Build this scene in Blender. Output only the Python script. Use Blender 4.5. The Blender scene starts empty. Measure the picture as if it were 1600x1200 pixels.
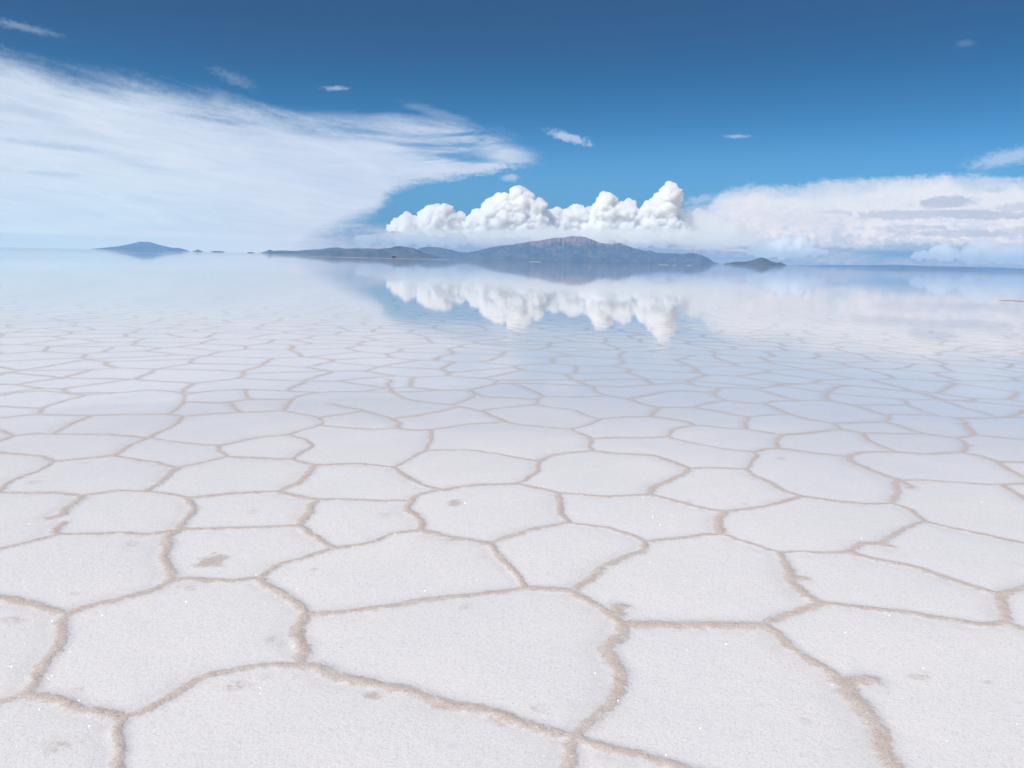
import bpy, math, random, bmesh
import numpy as np
from mathutils import Vector, Matrix, kdtree
random.seed(7); rng = np.random.default_rng(11)
C = bpy.context.scene.collection
# ------------------------------------------------------------------ camera model
F, CH = 1300.0, 1.6
ROLL = math.atan(0.0239)
PITCH = math.atan(195.0 * math.cos(ROLL) / F)
cp, sp, cr, sr = math.cos(PITCH), math.sin(PITCH), math.cos(ROLL), math.sin(ROLL)
FW = np.array([0, cp, -sp]); R0 = np.array([1, 0, 0]); U0 = np.array([0, sp, cp])
RT = cr * R0 + sr * U0; UP = -sr * R0 + cr * U0
def ray(x, y):
    x = np.asarray(x, float); y = np.asarray(y, float)
    a = (x - 800) / F; b = (600 - y) / F
    return a[..., None] * RT + b[..., None] * UP + FW
def ground_at(x, y):
    d = ray(x, y); t = -CH / d[..., 2]
    return np.stack([d[..., 0] * t, d[..., 1] * t], -1)
def azel(x, y):
    d = ray(x, y)
    return np.degrees(np.arctan2(d[..., 0], d[..., 1])), np.degrees(np.arctan2(d[..., 2], np.hypot(d[..., 0], d[..., 1])))
cam = bpy.data.cameras.new('camera'); co = bpy.data.objects.new('camera', cam); C.objects.link(co)
co.matrix_world = Matrix(((RT[0], UP[0], -FW[0], 0), (RT[1], UP[1], -FW[1], 0), (RT[2], UP[2], -FW[2], CH), (0, 0, 0, 1)))
cam.sensor_width = 36; cam.lens = F / 1600 * 36; cam.clip_start = 0.05; cam.clip_end = 300000
sc = bpy.context.scene; sc.camera = co
# ------------------------------------------------------------------ node helper
class NT:
    def __init__(s, tree): s.t = tree; s.n = tree.nodes; s.l = tree.links
    def new(s, typ, **kw):
        n = s.n.new(typ)
        for k, v in kw.items(): setattr(n, k, v)
        return n
    def put(s, sock, v):
        if isinstance(v, bpy.types.NodeSocket): s.l.new(v, sock)
        elif v is not None:
            if isinstance(v, (tuple, list)) and len(v) == 3 and sock.type == 'RGBA': v = (*v, 1)
            sock.default_value = v
    def m(s, op, a, b=None, c=None, clamp=False):
        n = s.new('ShaderNodeMath', operation=op, use_clamp=clamp)
        for i, v in enumerate((a, b, c)):
            if v is not None: s.put(n.inputs[i], v)
        return n.outputs[0]
    def add(s, a, b): return s.m('ADD', a, b)
    def sub(s, a, b): return s.m('SUBTRACT', a, b)
    def mul(s, a, b): return s.m('MULTIPLY', a, b)
    def mx(s, a, b): return s.m('MAXIMUM', a, b)
    def mn(s, a, b): return s.m('MINIMUM', a, b)
    def ss(s, x, e0, e1, t0=0.0, t1=1.0):
        n = s.new('ShaderNodeMapRange', interpolation_type='SMOOTHSTEP')
        for i, v in enumerate((x, e0, e1, t0, t1)): s.put(n.inputs[i], v)
        return n.outputs[0]
    def lin(s, x, e0, e1, t0=0.0, t1=1.0):
        n = s.new('ShaderNodeMapRange')
        for i, v in enumerate((x, e0, e1, t0, t1)): s.put(n.inputs[i], v)
        return n.outputs[0]
    def xyz(s, x, y, z=0.0):
        n = s.new('ShaderNodeCombineXYZ')
        for i, v in enumerate((x, y, z)): s.put(n.inputs[i], v)
        return n.outputs[0]
    def sep(s, v):
        n = s.new('ShaderNodeSeparateXYZ'); s.put(n.inputs[0], v); return n.outputs
    def vm(s, op, a, b=None, sc=None):
        n = s.new('ShaderNodeVectorMath', operation=op); s.put(n.inputs[0], a)
        if b is not None: s.put(n.inputs[1], b)
        if sc is not None: s.put(n.inputs['Scale'], sc)
        return n.outputs['Value'] if op in ('LENGTH', 'DOT_PRODUCT', 'DISTANCE') else n.outputs[0]
    def noise(s, vec, scale, detail=3, rough=0.5, dist=0.0, dim='3D', out='Fac'):
        n = s.new('ShaderNodeTexNoise', noise_dimensions=dim); s.put(n.inputs['Vector'], vec)
        n.inputs['Scale'].default_value = scale; n.inputs['Detail'].default_value = detail
        n.inputs['Roughness'].default_value = rough; n.inputs['Distortion'].default_value = dist
        return n.outputs['Color' if out == 'Color' else 0]
    def voro(s, vec, scale, feature='F1', dim='3D', rand=1.0, out='Distance'):
        n = s.new('ShaderNodeTexVoronoi', voronoi_dimensions=dim, feature=feature); s.put(n.inputs['Vector'], vec)
        n.inputs['Scale'].default_value = scale; n.inputs['Randomness'].default_value = rand
        return n.outputs[out]
    def mix(s, f, a, b):
        n = s.new('ShaderNodeMix', data_type='RGBA'); s.put(n.inputs[0], f); s.put(n.inputs[6], a); s.put(n.inputs[7], b)
        return n.outputs[2]
    def attr(s, name): return s.new('ShaderNodeAttribute', attribute_name=name).outputs['Fac']
    def curve(s, x, pts, x0, x1):
        """float curve through pts ((x, y) in real units)"""
        ys = [p[1] for p in pts]; y0, y1 = min(ys) - .5, max(ys) + .5
        n = s.new('ShaderNodeFloatCurve'); cm = n.mapping; c = cm.curves[0]
        nx = [((p[0] - x0) / (x1 - x0), (p[1] - y0) / (y1 - y0)) for p in pts]
        c.points[0].location = nx[0]; c.points[1].location = nx[-1]
        for q in nx[1:-1]: c.points.new(*q)
        for p in c.points: p.handle_type = 'AUTO_CLAMPED'
        cm.use_clip = True; cm.extend = 'HORIZONTAL'; cm.update()
        s.put(n.inputs['Value'], s.lin(x, x0, x1)); n.inputs['Factor'].default_value = 1
        return s.m('MULTIPLY_ADD', n.outputs[0], y1 - y0, y0)
def material(name):
    m = bpy.data.materials.new(name); m.use_nodes = True; m.node_tree.nodes.clear()
    t = NT(m.node_tree); return m, t, t.new('ShaderNodeOutputMaterial')
def bsdf(t, **kw):
    b = t.new('ShaderNodeBsdfPrincipled')
    for k, v in kw.items(): t.put(b.inputs[k.replace('_', ' ')], v)
    return b
def simple(name, col, rough=.8, var=.15, scale=5):
    m, t, o = material(name); P = t.new('ShaderNodeNewGeometry').outputs['Position']
    n = t.noise(P, scale, 5)
    c = t.mix(n, tuple(x * (1 - var) for x in col), tuple(x * (1 + var) for x in col))
    t.l.new(bsdf(t, Base_Color=c, Roughness=rough).outputs[0], o.inputs[0]); return m
def mesh_np(name, v, quads, mat=None, attrs=None, smooth=True):
    me = bpy.data.meshes.new(name); v = np.ascontiguousarray(v, np.float32); q = np.ascontiguousarray(quads, np.int32)
    me.vertices.add(len(v)); me.vertices.foreach_set('co', v.ravel())
    me.loops.add(q.size); me.loops.foreach_set('vertex_index', q.ravel())
    me.polygons.add(len(q)); me.polygons.foreach_set('loop_start', np.arange(0, q.size, q.shape[1], dtype=np.int32))
    me.polygons.foreach_set('use_smooth', np.full(len(q), smooth))
    for k, a in (attrs or {}).items():
        me.attributes.new(k, 'FLOAT', 'POINT').data.foreach_set('value', np.ascontiguousarray(a, np.float32))
    me.update(calc_edges=True)
    if mat: me.materials.append(mat)
    return me
def link(name, me, parent=None, **props):
    o = bpy.data.objects.new(name, me); C.objects.link(o)
    if parent: o.parent = parent
    for k, v in props.items(): o[k] = v
    return o
def grid_faces(nr, nc, base=0, wrap=False):
    i = np.arange(nr - 1)[:, None]; j = np.arange(nc if wrap else nc - 1)[None, :]; j2 = (j + 1) % nc
    return np.stack([base + i * nc + j, base + i * nc + j2, base + (i + 1) * nc + j2, base + (i + 1) * nc + j], -1).reshape(-1, 4)
# numpy value noise
def _hash(ix, iy, seed):
    h = (ix.astype(np.int64) * 374761393 + iy.astype(np.int64) * 668265263 + seed * 2246822519) & 0xffffffff
    h = ((h ^ (h >> 13)) * 1274126177) & 0xffffffff
    return ((h ^ (h >> 16)) & 0xffffff) / float(0xffffff)
def vnoise(x, y, seed=0):
    ix = np.floor(x); iy = np.floor(y); fx = x - ix; fy = y - iy
    fx = fx * fx * (3 - 2 * fx); fy = fy * fy * (3 - 2 * fy)
    a = _hash(ix, iy, seed); b = _hash(ix + 1, iy, seed); c = _hash(ix, iy + 1, seed); d = _hash(ix + 1, iy + 1, seed)
    return (a * (1 - fx) + b * fx) * (1 - fy) + (c * (1 - fx) + d * fx) * fy
def fbm(x, y, oct=5, seed=0, ridged=False):
    s = 0; a = .5
    for k in range(oct):
        n = vnoise(x * 2 ** k + 13.7 * k, y * 2 ** k - 7.1 * k, seed + k)
        s = s + a * ((1 - abs(2 * n - 1)) if ridged else n); a *= .5
    return s
# ------------------------------------------------------------------ crack network (near cells)
E = [  # polylines of ridge lines, listed as photo pixels and laid on the ground plane
 [(-80,885),(0,862),(50,850),(93,838)], [(93,838),(180,835),(230,838),(275,832)], [(93,838),(92,828),(99,820)],
 [(275,832),(288,828),(300,831),(400,828),(467,825)], [(280,830),(258,845),(255,867),(262,890),(268,910)],
 [(268,910),(300,908),(360,910),(405,907)], [(405,907),(433,887),(477,872),(521,860)], [(467,825),(485,838),(503,850),(521,860)],
 [(521,860),(583,852),(616,838),(656,832)], [(-80,925),(0,937),(40,945),(70,957),(103,965)], [(103,965),(173,945),(233,928),(268,910)],
 [(103,965),(92,990),(90,1015),(67,1047),(50,1077),(43,1093)], [(43,1093),(0,1104),(-70,1120)], [(43,1093),(100,1105),(150,1120),(195,1127)],
 [(195,1127),(235,1115),(262,1100),(300,1073),(340,1060),(393,1052),(430,1048),(468,1046)], [(195,1127),(190,1150),(194,1175),(187,1198),(178,1260)],
 [(405,907),(428,923),(447,933),(462,950),(477,963)], [(477,963),(462,985),(458,1000),(470,1020),(468,1046)],
 [(477,963),(533,963),(600,955),(666,942),(750,933),(790,928),(823,922)], [(468,1046),(500,1050),(533,1067),(590,1080),(643,1090),(683,1107),(720,1110),(773,1117),(816,1133),(860,1148),(900,1158)],
 [(656,832),(706,843),(740,848),(766,853)], [(766,853),(783,877),(808,900),(823,922)], [(823,922),(855,926),(893,928)],
 [(893,928),(923,910),(943,893),(963,885),(985,874),(1003,868),(1008,850)], [(766,853),(800,840),(843,827),(888,820)],
 [(888,820),(950,828),(993,842),(1008,850)], [(893,928),(926,950),(956,968),(973,980)], [(968,965),(963,953),(974,953)],
 [(973,980),(970,997),(948,1012),(943,1022),(953,1040),(968,1058),(966,1078),(956,1097),(940,1115),(915,1142),(900,1158)],
 [(900,1158),(950,1177),(1000,1187),(1045,1198),(1120,1222)], [(900,1158),(893,1185),(885,1225)],
 [(1008,850),(1040,846),(1066,843),(1099,839),(1126,838)], [(973,980),(1020,980),(1066,981),(1130,981),(1193,982)],
 [(1126,838),(1159,850),(1193,860),(1219,867)], [(1219,867),(1266,868),(1326,865)], [(1326,865),(1349,853),(1379,850),(1406,833),(1443,817)],
 [(1349,853),(1375,852),(1389,857)], [(1443,817),(1483,827),(1533,838),(1600,853),(1680,872)],
 [(1326,865),(1366,877),(1426,888),(1466,902),(1516,918),(1563,935)], [(1563,935),(1600,922),(1670,900)], [(1563,935),(1563,953),(1568,977)],
 [(1568,977),(1600,988),(1680,1008)], [(1219,867),(1226,890),(1240,915),(1264,936),(1283,948)], [(1236,905),(1255,908)],
 [(1283,948),(1333,952),(1383,960),(1416,963),(1460,973),(1533,980),(1568,977)], [(1283,948),(1249,957),(1213,970),(1193,982)],
 [(1193,982),(1213,993),(1239,1017),(1273,1040),(1313,1067)], [(1313,1067),(1335,1071),(1360,1068)],
 [(1313,1067),(1333,1093),(1352,1120),(1368,1150),(1374,1177),(1392,1200),(1410,1250)],
 [(-80,780),(0,772),(60,772),(127,777)], [(127,777),(112,790),(103,797),(95,808),(77,812)], [(127,777),(183,768),(227,770),(267,775),(290,780)],
 [(290,780),(301,797),(297,810),(285,822),(280,830)], [(277,733),(262,748),(245,760),(227,770)], [(277,733),(233,723),(203,718),(175,713)],
 [(175,713),(133,718),(83,723)], [(83,723),(60,737),(33,747),(15,757),(-5,772)], [(-60,697),(0,707),(40,711),(62,714),(83,723)],
 [(175,713),(200,698),(233,685)], [(20,682),(50,679),(83,679),(125,680),(167,680),(200,682),(233,685)], [(20,682),(0,690),(-60,708)],
 [(20,682),(0,672),(-60,655)], [(82,679),(110,663),(143,650)], [(287,651),(277,662),(262,670),(247,677),(233,685)],
 [(-60,660),(0,653),(57,648),(100,649),(143,650),(200,648),(260,648),(287,651)], [(62,646),(66,638),(80,633),(133,617)],
 [(-60,634),(0,635),(40,637),(66,638)], [(-70,625),(0,618),(20,613),(67,610),(100,613),(133,617)], [(133,617),(187,613),(237,609)],
 [(237,609),(277,612),(288,617)], [(288,617),(290,628),(278,637),(266,647)], [(288,617),(333,610),(383,608)], [(383,608),(385,616),(392,624)],
 [(290,628),(350,630),(392,624),(457,625)], [(383,608),(433,610),(497,613)], [(497,613),(470,618),(457,625),(443,642)],
 [(287,651),(367,645),(443,642)], [(360,631),(368,638),(376,644)], [(443,642),(467,647),(497,653)], [(497,653),(533,648),(570,642)],
 [(497,653),(502,660),(497,665)], [(497,665),(533,668),(583,672),(623,670)], [(497,665),(467,673),(450,680)], [(450,680),(400,685),(343,697)],
 [(233,685),(283,693),(343,697)], [(343,697),(343,707),(354,715)], [(354,715),(300,728),(277,733)], [(354,715),(400,717),(455,719)],
 [(450,680),(477,687),(488,697),(472,708),(455,719)], [(455,719),(475,724),(493,728)], [(493,728),(533,727),(566,727),(613,732)],
 [(493,728),(477,743),(463,757),(437,770)], [(437,770),(367,773),(300,780),(290,780)], [(437,770),(470,778),(497,783)],
 [(497,783),(533,783),(583,785),(643,785)], [(497,783),(483,805),(467,825)],
 [(497,613),(533,612),(575,612),(613,613)], [(608,592),(607,602),(613,613)], [(613,613),(683,610),(733,610)], [(613,613),(643,625),(706,633)],
 [(733,610),(743,617),(730,624),(706,633)], [(570,642),(533,635),(520,632)], [(570,642),(590,648),(613,655)], [(613,655),(650,650),(713,637),(718,635)],
 [(613,655),(624,662),(623,670)], [(623,670),(650,673),(673,672)], [(673,672),(733,663),(793,660)], [(706,633),(753,642),(770,650),(793,660)],
 [(753,642),(790,637),(840,632)], [(840,632),(836,625),(850,620)], [(733,610),(760,620),(816,623),(838,625)], [(733,610),(760,603),(790,598)],
 [(790,598),(816,603),(840,613),(850,620)], [(850,620),(916,620),(950,618)], [(790,598),(866,600),(926,603)], [(926,603),(932,612),(950,618)],
 [(926,603),(970,604),(1000,602),(1040,599),(1066,597)], [(950,618),(983,623)], [(983,623),(1033,613),(1066,610),(1116,613)],
 [(983,623),(1000,630),(1026,637)], [(1026,637),(1066,637),(1086,637)], [(1026,637),(1022,645),(1016,651)], [(1016,651),(975,652),(940,655)],
 [(1016,651),(1066,658),(1086,665)], [(840,632),(866,637),(900,642),(916,650),(940,655)], [(940,655),(918,663),(893,671)],
 [(793,660),(816,665),(850,668),(893,671)], [(673,672),(673,685),(668,697),(666,705)], [(666,705),(640,718),(625,726),(613,732)],
 [(666,705),(733,705),(773,710),(810,717),(843,723)], [(893,671),(910,678),(920,686)], [(920,686),(983,685),(1043,683)],
 [(920,686),(922,697),(926,706)], [(926,706),(900,708),(866,713),(843,723)], [(843,723),(833,740),(820,750),(806,758)],
 [(806,758),(750,760),(693,768)], [(613,732),(628,742),(643,750),(666,762),(693,768)], [(693,768),(660,775),(643,785)],
 [(643,785),(640,795),(650,810),(658,820),(656,832)], [(806,758),(843,767),(873,773)], [(873,773),(880,790),(880,806),(888,820)],
 [(873,773),(950,778),(1013,775)], [(1013,775),(1025,762),(1045,752),(1066,742),(1076,733)], [(926,706),(966,710),(1016,713),(1050,722),(1076,733)],
 [(1013,775),(1050,785),(1099,796),(1133,802)], [(1076,733),(1120,733),(1166,735)], [(1166,735),(1172,722),(1183,713),(1176,707)],
 [(1176,707),(1133,702),(1085,694),(1043,683)], [(1176,707),(1192,702),(1216,701)], [(1216,701),(1211,690),(1223,680)],
 [(1223,680),(1195,676),(1166,671)], [(1166,671),(1120,668),(1086,665)], [(1043,683),(1052,672),(1086,665)], [(1223,680),(1266,677),(1316,671)],
 [(1216,701),(1266,708),(1326,715)], [(1316,671),(1310,666),(1300,661)], [(1300,661),(1265,655),(1233,647)], [(1233,647),(1200,648),(1170,652)],
 [(1170,652),(1164,660),(1166,671)], [(1170,652),(1133,645),(1086,637)], [(1233,647),(1212,638),(1193,630)], [(1193,630),(1160,628),(1136,625)],
 [(1136,625),(1115,629),(1086,637)], [(1136,625),(1118,619),(1116,613),(1124,605)], [(1124,605),(1096,603),(1066,597)], [(1124,605),(1150,605),(1183,607)],
 [(1193,630),(1215,626),(1253,625)], [(1183,607),(1226,620),(1253,625)], [(1253,625),(1296,625)], [(1183,607),(1200,604),(1216,602)],
 [(1216,602),(1250,606),(1290,612)], [(1296,625),(1290,618),(1292,612),(1313,603),(1329,601)], [(1216,602),(1270,598),(1329,601)],
 [(1296,625),(1333,632),(1363,642),(1389,650)], [(1333,632),(1380,632),(1419,632)], [(1300,661),(1345,660),(1385,659)], [(1389,650),(1391,655),(1385,659)],
 [(1419,632),(1415,626),(1409,622)], [(1290,612),(1349,618),(1409,622)], [(1409,622),(1440,624),(1469,623)], [(1419,632),(1445,642),(1469,650)],
 [(1389,650),(1394,647),(1430,648),(1469,650)], [(1469,650),(1499,653)], [(1385,659),(1420,670),(1446,678)], [(1316,671),(1349,677)],
 [(1349,677),(1400,678),(1446,678)], [(1446,678),(1496,685)], [(1499,653),(1510,665),(1523,680)], [(1499,653),(1550,653),(1600,652),(1680,650)],
 [(1496,685),(1510,683),(1523,680)], [(1523,680),(1600,687),(1680,692)], [(1496,685),(1508,694),(1503,707)], [(1508,694),(1519,696)],
 [(1349,677),(1358,688),(1373,697),(1403,707)], [(1403,707),(1375,707),(1349,708),(1326,715)], [(1403,707),(1450,710),(1503,707)],
 [(1503,707),(1533,713),(1559,722)], [(1559,722),(1600,723),(1680,726)], [(1559,722),(1580,737),(1600,748),(1670,775)],
 [(1326,715),(1335,724),(1349,730),(1378,743),(1409,752)], [(1409,752),(1450,752),(1483,755),(1530,758),(1566,759)], [(1566,759),(1600,755),(1680,750)],
 [(1566,759),(1580,770),(1600,782),(1670,815)], [(1409,752),(1400,758),(1404,773),(1394,789)], [(1394,789),(1350,789),(1316,787),(1253,778)],
 [(1166,735),(1176,745),(1193,752),(1226,770),(1253,778)], [(1253,778),(1225,786),(1199,793),(1160,798),(1133,802)],
 [(1133,802),(1121,812),(1119,824),(1126,838)], [(1394,789),(1420,797),(1430,806),(1443,817)], [(1409,753),(1425,764)],
 [(1329,601),(1399,608),(1440,613),(1469,623)], [(1469,623),(1510,638),(1533,643),(1559,652)], [(1469,623),(1540,628),(1600,634),(1690,645)],
 [(1559,652),(1580,650),(1600,640)],
]
CHAIN = [(-120,627),(-70,625),(0,618),(20,613),(67,610),(133,617),(187,613),(237,609),(277,612),(288,617),(333,610),(383,608),(433,610),(497,613),(533,612),(613,613),
 (683,610),(733,610),(760,603),(790,598),(866,600),(926,603),(970,604),(1000,602),(1040,599),(1066,597),(1096,603),(1124,605),(1183,607),(1200,604),(1216,602),(1270,598),(1329,601),
 (1399,608),(1440,613),(1469,623),(1540,628),(1600,634),(1720,648),(1720,1260),(-120,1260)]
THICK = {(973,980): 1.3, (1313,1067): 1.35, (468,1046): 1.2, (103,965): 1.25}
pts = []; wid = []; FINE = 0.018
node_px = {}
def snap(p): return p
for e in E:
    g = ground_at([p[0] for p in e], [p[1] for p in e]); g = [g[i] for i in range(len(g))]
    # Catmull-Rom through the points, then a random wobble that vanishes at both ends
    L = sum(np.linalg.norm(g[i + 1] - g[i]) for i in range(len(g) - 1))
    ext = [2 * g[0] - g[1]] + g + [2 * g[-1] - g[-2]]; out = []
    for i in range(1, len(ext) - 2):
        n = max(2, int(np.linalg.norm(ext[i + 1] - ext[i]) / FINE))
        for k in range(n):
            t = k / n; a, b, c, d = ext[i - 1:i + 3]
            cr_ = .5 * ((2 * b) + (c - a) * t + (2 * a - 5 * b + 4 * c - d) * t * t + (3 * b - a - 3 * c + d) * t ** 3)
            out.append(.45 * cr_ + .55 * (b * (1 - t) + c * t))
    out.append(g[-1]); out = np.array(out); s = np.linspace(0, 1, len(out)); env = np.minimum(1, np.minimum(s, 1 - s) * 6)
    amp = .035
    sh = np.stack([fbm(out[:, 0] * 3.1, out[:, 1] * 3.1, 4, 5) - .47, fbm(out[:, 0] * 3.1, out[:, 1] * 3.1, 4, 25) - .47], -1)
    out = out + sh * amp * 2.2 * env[:, None]
    w0 = random.uniform(.8, 1.2) * THICK.get(e[0], 1.0)
    pts.append(out); wid.append(w0 * (0.75 - .10 + .5 * fbm(out[:, 0] * 2, out[:, 1] * 2, 3, 91)))
pts = np.concatenate(pts); wid = np.concatenate(wid)
keep = (pts[:, 1] > 0) & (np.hypot(pts[:, 0], pts[:, 1]) < 30); pts = pts[keep]; wid = wid[keep]
kd = kdtree.KDTree(len(pts))
for i, p in enumerate(pts): kd.insert((p[0], p[1], 0), i)
kd.balance()
# isolated stains: photo x, y, half width px, half height px, strength
STAINS = [(333,879,25,9,1.0),(207,854,22,8,.5),(117,932,10,4,.55),(20,974,26,9,.55),(123,1084,14,6,.6),(290,922,18,6,.5),(342,954,14,9,.3),
 (90,1170,34,16,.55),(65,1180,16,8,.4),(367,1078,22,9,.55),(412,1064,14,5,.55),(490,894,9,4,.5),(840,1113,14,8,.5),(717,1027,10,4,.3),(910,1040,14,6,.3),
 (780,1130,26,10,.6),(700,845,18,4,.5),(757,873,12,5,.5),(728,952,12,6,.45),(625,960,20,9,.4),(1429,1062,20,6,.6),(1545,1073,10,5,.5),(1260,1133,14,7,.55),(1235,1160,12,6,.4),
 (1155,963,12,6,.4),(1180,957,9,4,.3),(710,789,12,6,.8),(602,806,14,5,.5),(395,802,12,5,.45),(583,1090,16,8,.9),(425,1003,12,8,.6),(1075,787,10,5,.5),(1162,789,8,3,.5),
 (1222,718,12,4,.6),(1423,764,9,3,.7),(1590,885,10,4,.5),(1072,860,8,8,.4),(440,1010,8,6,.5),(840,719,16,3,.5),(655,676,8,4,.4),(465,726,14,4,.4),(130,725,14,3,.5),(55,755,14,4,.6),
 (805,778,14,3,.4),(663,745,16,3,.3),(1365,1180,20,10,.4),(1005,1100,10,5,.0),(550,973,14,4,.5),(520,1080,10,6,.4)]
# ------------------------------------------------------------------ ground mesh
def floor_z(r, x, y):
    """salt surface above (near) and below (far) the water level z = 0"""
    n = fbm(x * .35, y * .35, 4, 3) - .47
    near = .013 - .0015 * np.maximum(r - 2, 0) + .012 * n
    far = -.018 - .004 * np.maximum(r - 14, 0) ** 1.0
    far = np.where(r > 200, -.76 - .0015 * (r - 200), far)
    far = np.maximum(far, -40)
    t = np.clip((r - 9.5) / 5, 0, 1)
    return near * (1 - t) + far * t
AZ = np.radians(np.arange(-46, 46.001, .15)); RR = np.exp(np.arange(math.log(1.1), math.log(18.0), .0032))
rr, aa = np.meshgrid(RR, AZ, indexing='ij'); X = (rr * np.sin(aa)).ravel(); Y = (rr * np.cos(aa)).ravel()
dist = np.full(X.shape, 10.0); side = np.zeros(X.shape); wm = np.ones(X.shape)
find = kd.find
for i in range(len(X)):
    p, k, d = find((X[i], Y[i], 0))
    dist[i] = d / wid[k] if d < .08 else d - .08 + .08 / wid[k]
    if d > 1e-6: side[i] = (p[0] - X[i]) / d
cg = ground_at([p[0] for p in CHAIN], [min(p[1], 1260) for p in CHAIN])
inside = np.zeros(X.shape, bool)
for i in range(len(cg)):
    a = cg[i]; b = cg[(i + 1) % len(cg)]
    cond = ((a[1] > Y) != (b[1] > Y)) & (X < (b[0] - a[0]) * (Y - a[1]) / (b[1] - a[1] + 1e-12) + a[0])
    inside ^= cond
stain = np.zeros(X.shape); nz1 = fbm(X * 16, Y * 16, 4, 40)
for (sx, sy, hw, hh, st) in STAINS:
    if st < .45: continue
    st = st if st > .75 else st * .75
    g = ground_at(sx, sy); gx = ground_at(sx + hw, sy); gy = ground_at(sx, sy - hh)
    w = abs(gx[0] - g[0]); h = abs(gy[1] - g[1])
    q = ((X - g[0]) / w) ** 2 + ((Y - g[1]) / h) ** 2
    stain = np.maximum(stain, st * np.clip((1.25 - np.sqrt(q)) * 1.3 + (nz1 - .47) * 2.2, 0, 1) * (q < 4))
    if st >= 1: stain = np.maximum(stain, np.clip(1.3 - np.sqrt(q) + (nz1 - .47) * 1.6, 0, 1) ** .6 * (q < 4))
ins = inside.astype(float)
zz = floor_z(np.hypot(X, Y), X, Y)
rid = np.exp(-(dist / .035) ** 2) * ins
zz = zz + rid * (.007 + .012 * (fbm(X * 22, Y * 22, 4, 60) - .4)) * np.clip((9 - np.hypot(X, Y)) / 4, 0, 1)
plate = np.clip(dist / .25, 0, 1) * ins
zz = zz + .004 * plate * np.clip((9 - np.hypot(X, Y)) / 4, 0, 1) + .002 * stain * (nz1 - .3)
v0 = np.stack([X, Y, zz], -1); f0 = grid_faces(len(RR), len(AZ))
R2 = np.exp(np.linspace(math.log(17.9), math.log(29000), 260)); A2 = np.radians(np.arange(0, 360, 1.0))
r2, a2 = np.meshgrid(R2, A2, indexing='ij'); z2 = floor_z(r2.ravel(), r2.ravel() * 0, r2.ravel() * 0)
z2 = floor_z(r2.ravel(), (r2 * np.sin(a2)).ravel(), (r2 * np.cos(a2)).ravel()) - .0005
v2 = np.stack([(r2 * np.sin(a2)).ravel(), (r2 * np.cos(a2)).ravel(), z2], -1); f2 = grid_faces(len(R2), len(A2), len(v0), True)
R3 = np.linspace(.0, 18.0, 40); A3 = np.radians(np.arange(45.9, 314.2, 2.0))
r3, a3 = np.meshgrid(R3, A3, indexing='ij'); x3 = (r3 * np.sin(a3)).ravel(); y3 = (r3 * np.cos(a3)).ravel()
v3 = np.stack([x3, y3, floor_z(r3.ravel(), x3, y3)], -1); f3 = grid_faces(len(R3), len(A3), len(v0) + len(v2))
R4 = np.array([0.0, 1.1]); A4 = np.radians(np.arange(-46, 46.1, 2)); r4, a4 = np.meshgrid(R4, A4, indexing='ij'); x4 = (r4 * np.sin(a4)).ravel(); y4 = (r4 * np.cos(a4)).ravel()
v4 = np.stack([x4, y4, floor_z(r4.ravel(), x4, y4)], -1); f4 = grid_faces(2, len(A4), len(v0) + len(v2) + len(v3))
nb = len(v2) + len(v3) + len(v4)
att = {'crack': np.concatenate([dist, np.full(nb, 10.)]), 'inside': np.concatenate([ins, np.zeros(nb)]),
       'side': np.concatenate([side, np.zeros(nb)]), 'stain': np.concatenate([stain, np.zeros(nb)])}
# salt material
m, t, o = material('salt_crust')
P = t.new('ShaderNodeNewGeometry').outputs['Position']
px, py, pz = t.sep(P); P2 = t.xyz(px, py, 0.0)
rad = t.vm('LENGTH', P2)
w1 = t.vm('SUBTRACT', t.noise(P2, .9, 2, out='Color'), (.5, .5, .5)); w2 = t.vm('SUBTRACT', t.noise(P2, 5, 3, out='Color'), (.5, .5, .5))
PW = t.vm('ADD', t.vm('ADD', P2, t.vm('SCALE', w1, sc=.32)), t.vm('SCALE', w2, sc=.075))
SCL = 1.06
vd = t.m('DIVIDE', t.voro(PW, SCL, 'DISTANCE_TO_EDGE', '2D', .85), SCL)
ins_ = t.m('GREATER_THAN', t.attr('inside'), .5)
ad = t.attr('crack')
d = t.add(t.mul(ad, ins_), t.mul(t.mn(vd, ad), t.sub(1.0, ins_)))
g4_ = t.noise(P2, 12, 3, .6); nA = t.noise(P2, 30, 5, .6); nB = t.noise(P2, 140, 3, .6); nC = t.noise(P2, 5.5, 3)
d2 = t.add(d, t.add(t.mul(t.sub(nA, .5), .075), t.add(t.mul(t.sub(nB, .5), .03), t.mul(t.sub(g4_, .5), .05))))
wv = t.add(t.lin(rad, 8, 22, .010, .034), t.mul(t.noise(P2, 2.6, 3), .026))
sideA = t.mul(t.attr('side'), ins_)
ridge = t.ss(t.sub(d2, wv), -.006, t.lin(sideA, -1, 1, .010, .024), 1, 0)
ridge = t.mul(ridge, t.lin(nC, .3, .7, .72, 1.0))
g4 = t.noise(P2, 9, 4, .65)
halo = t.ss(t.add(d, t.mul(t.sub(nA, .5), .05)), .0, t.lin(sideA, -1, 1, .09, .22), 1, 0)
halo = t.mul(halo, t.mul(halo, t.lin(g4, .3, .7, .5, 1.5)))
st = t.m('MULTIPLY', t.ss(t.add(t.attr('stain'), t.mul(t.sub(t.noise(P2, 34, 5, .7), .5), 2.6)), .15, 1.0), t.ss(t.attr('stain'), .02, .25), clamp=True)
big = t.noise(P2, .5, 3); mid = t.noise(P2, 2.3, 4, .6)
vein = t.ss(t.noise(P2, 6.5, 6, .7, 1.2), .60, .80); vein = t.mul(vein, t.ss(t.noise(P2, 1.1, 2), .5, .7))
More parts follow.
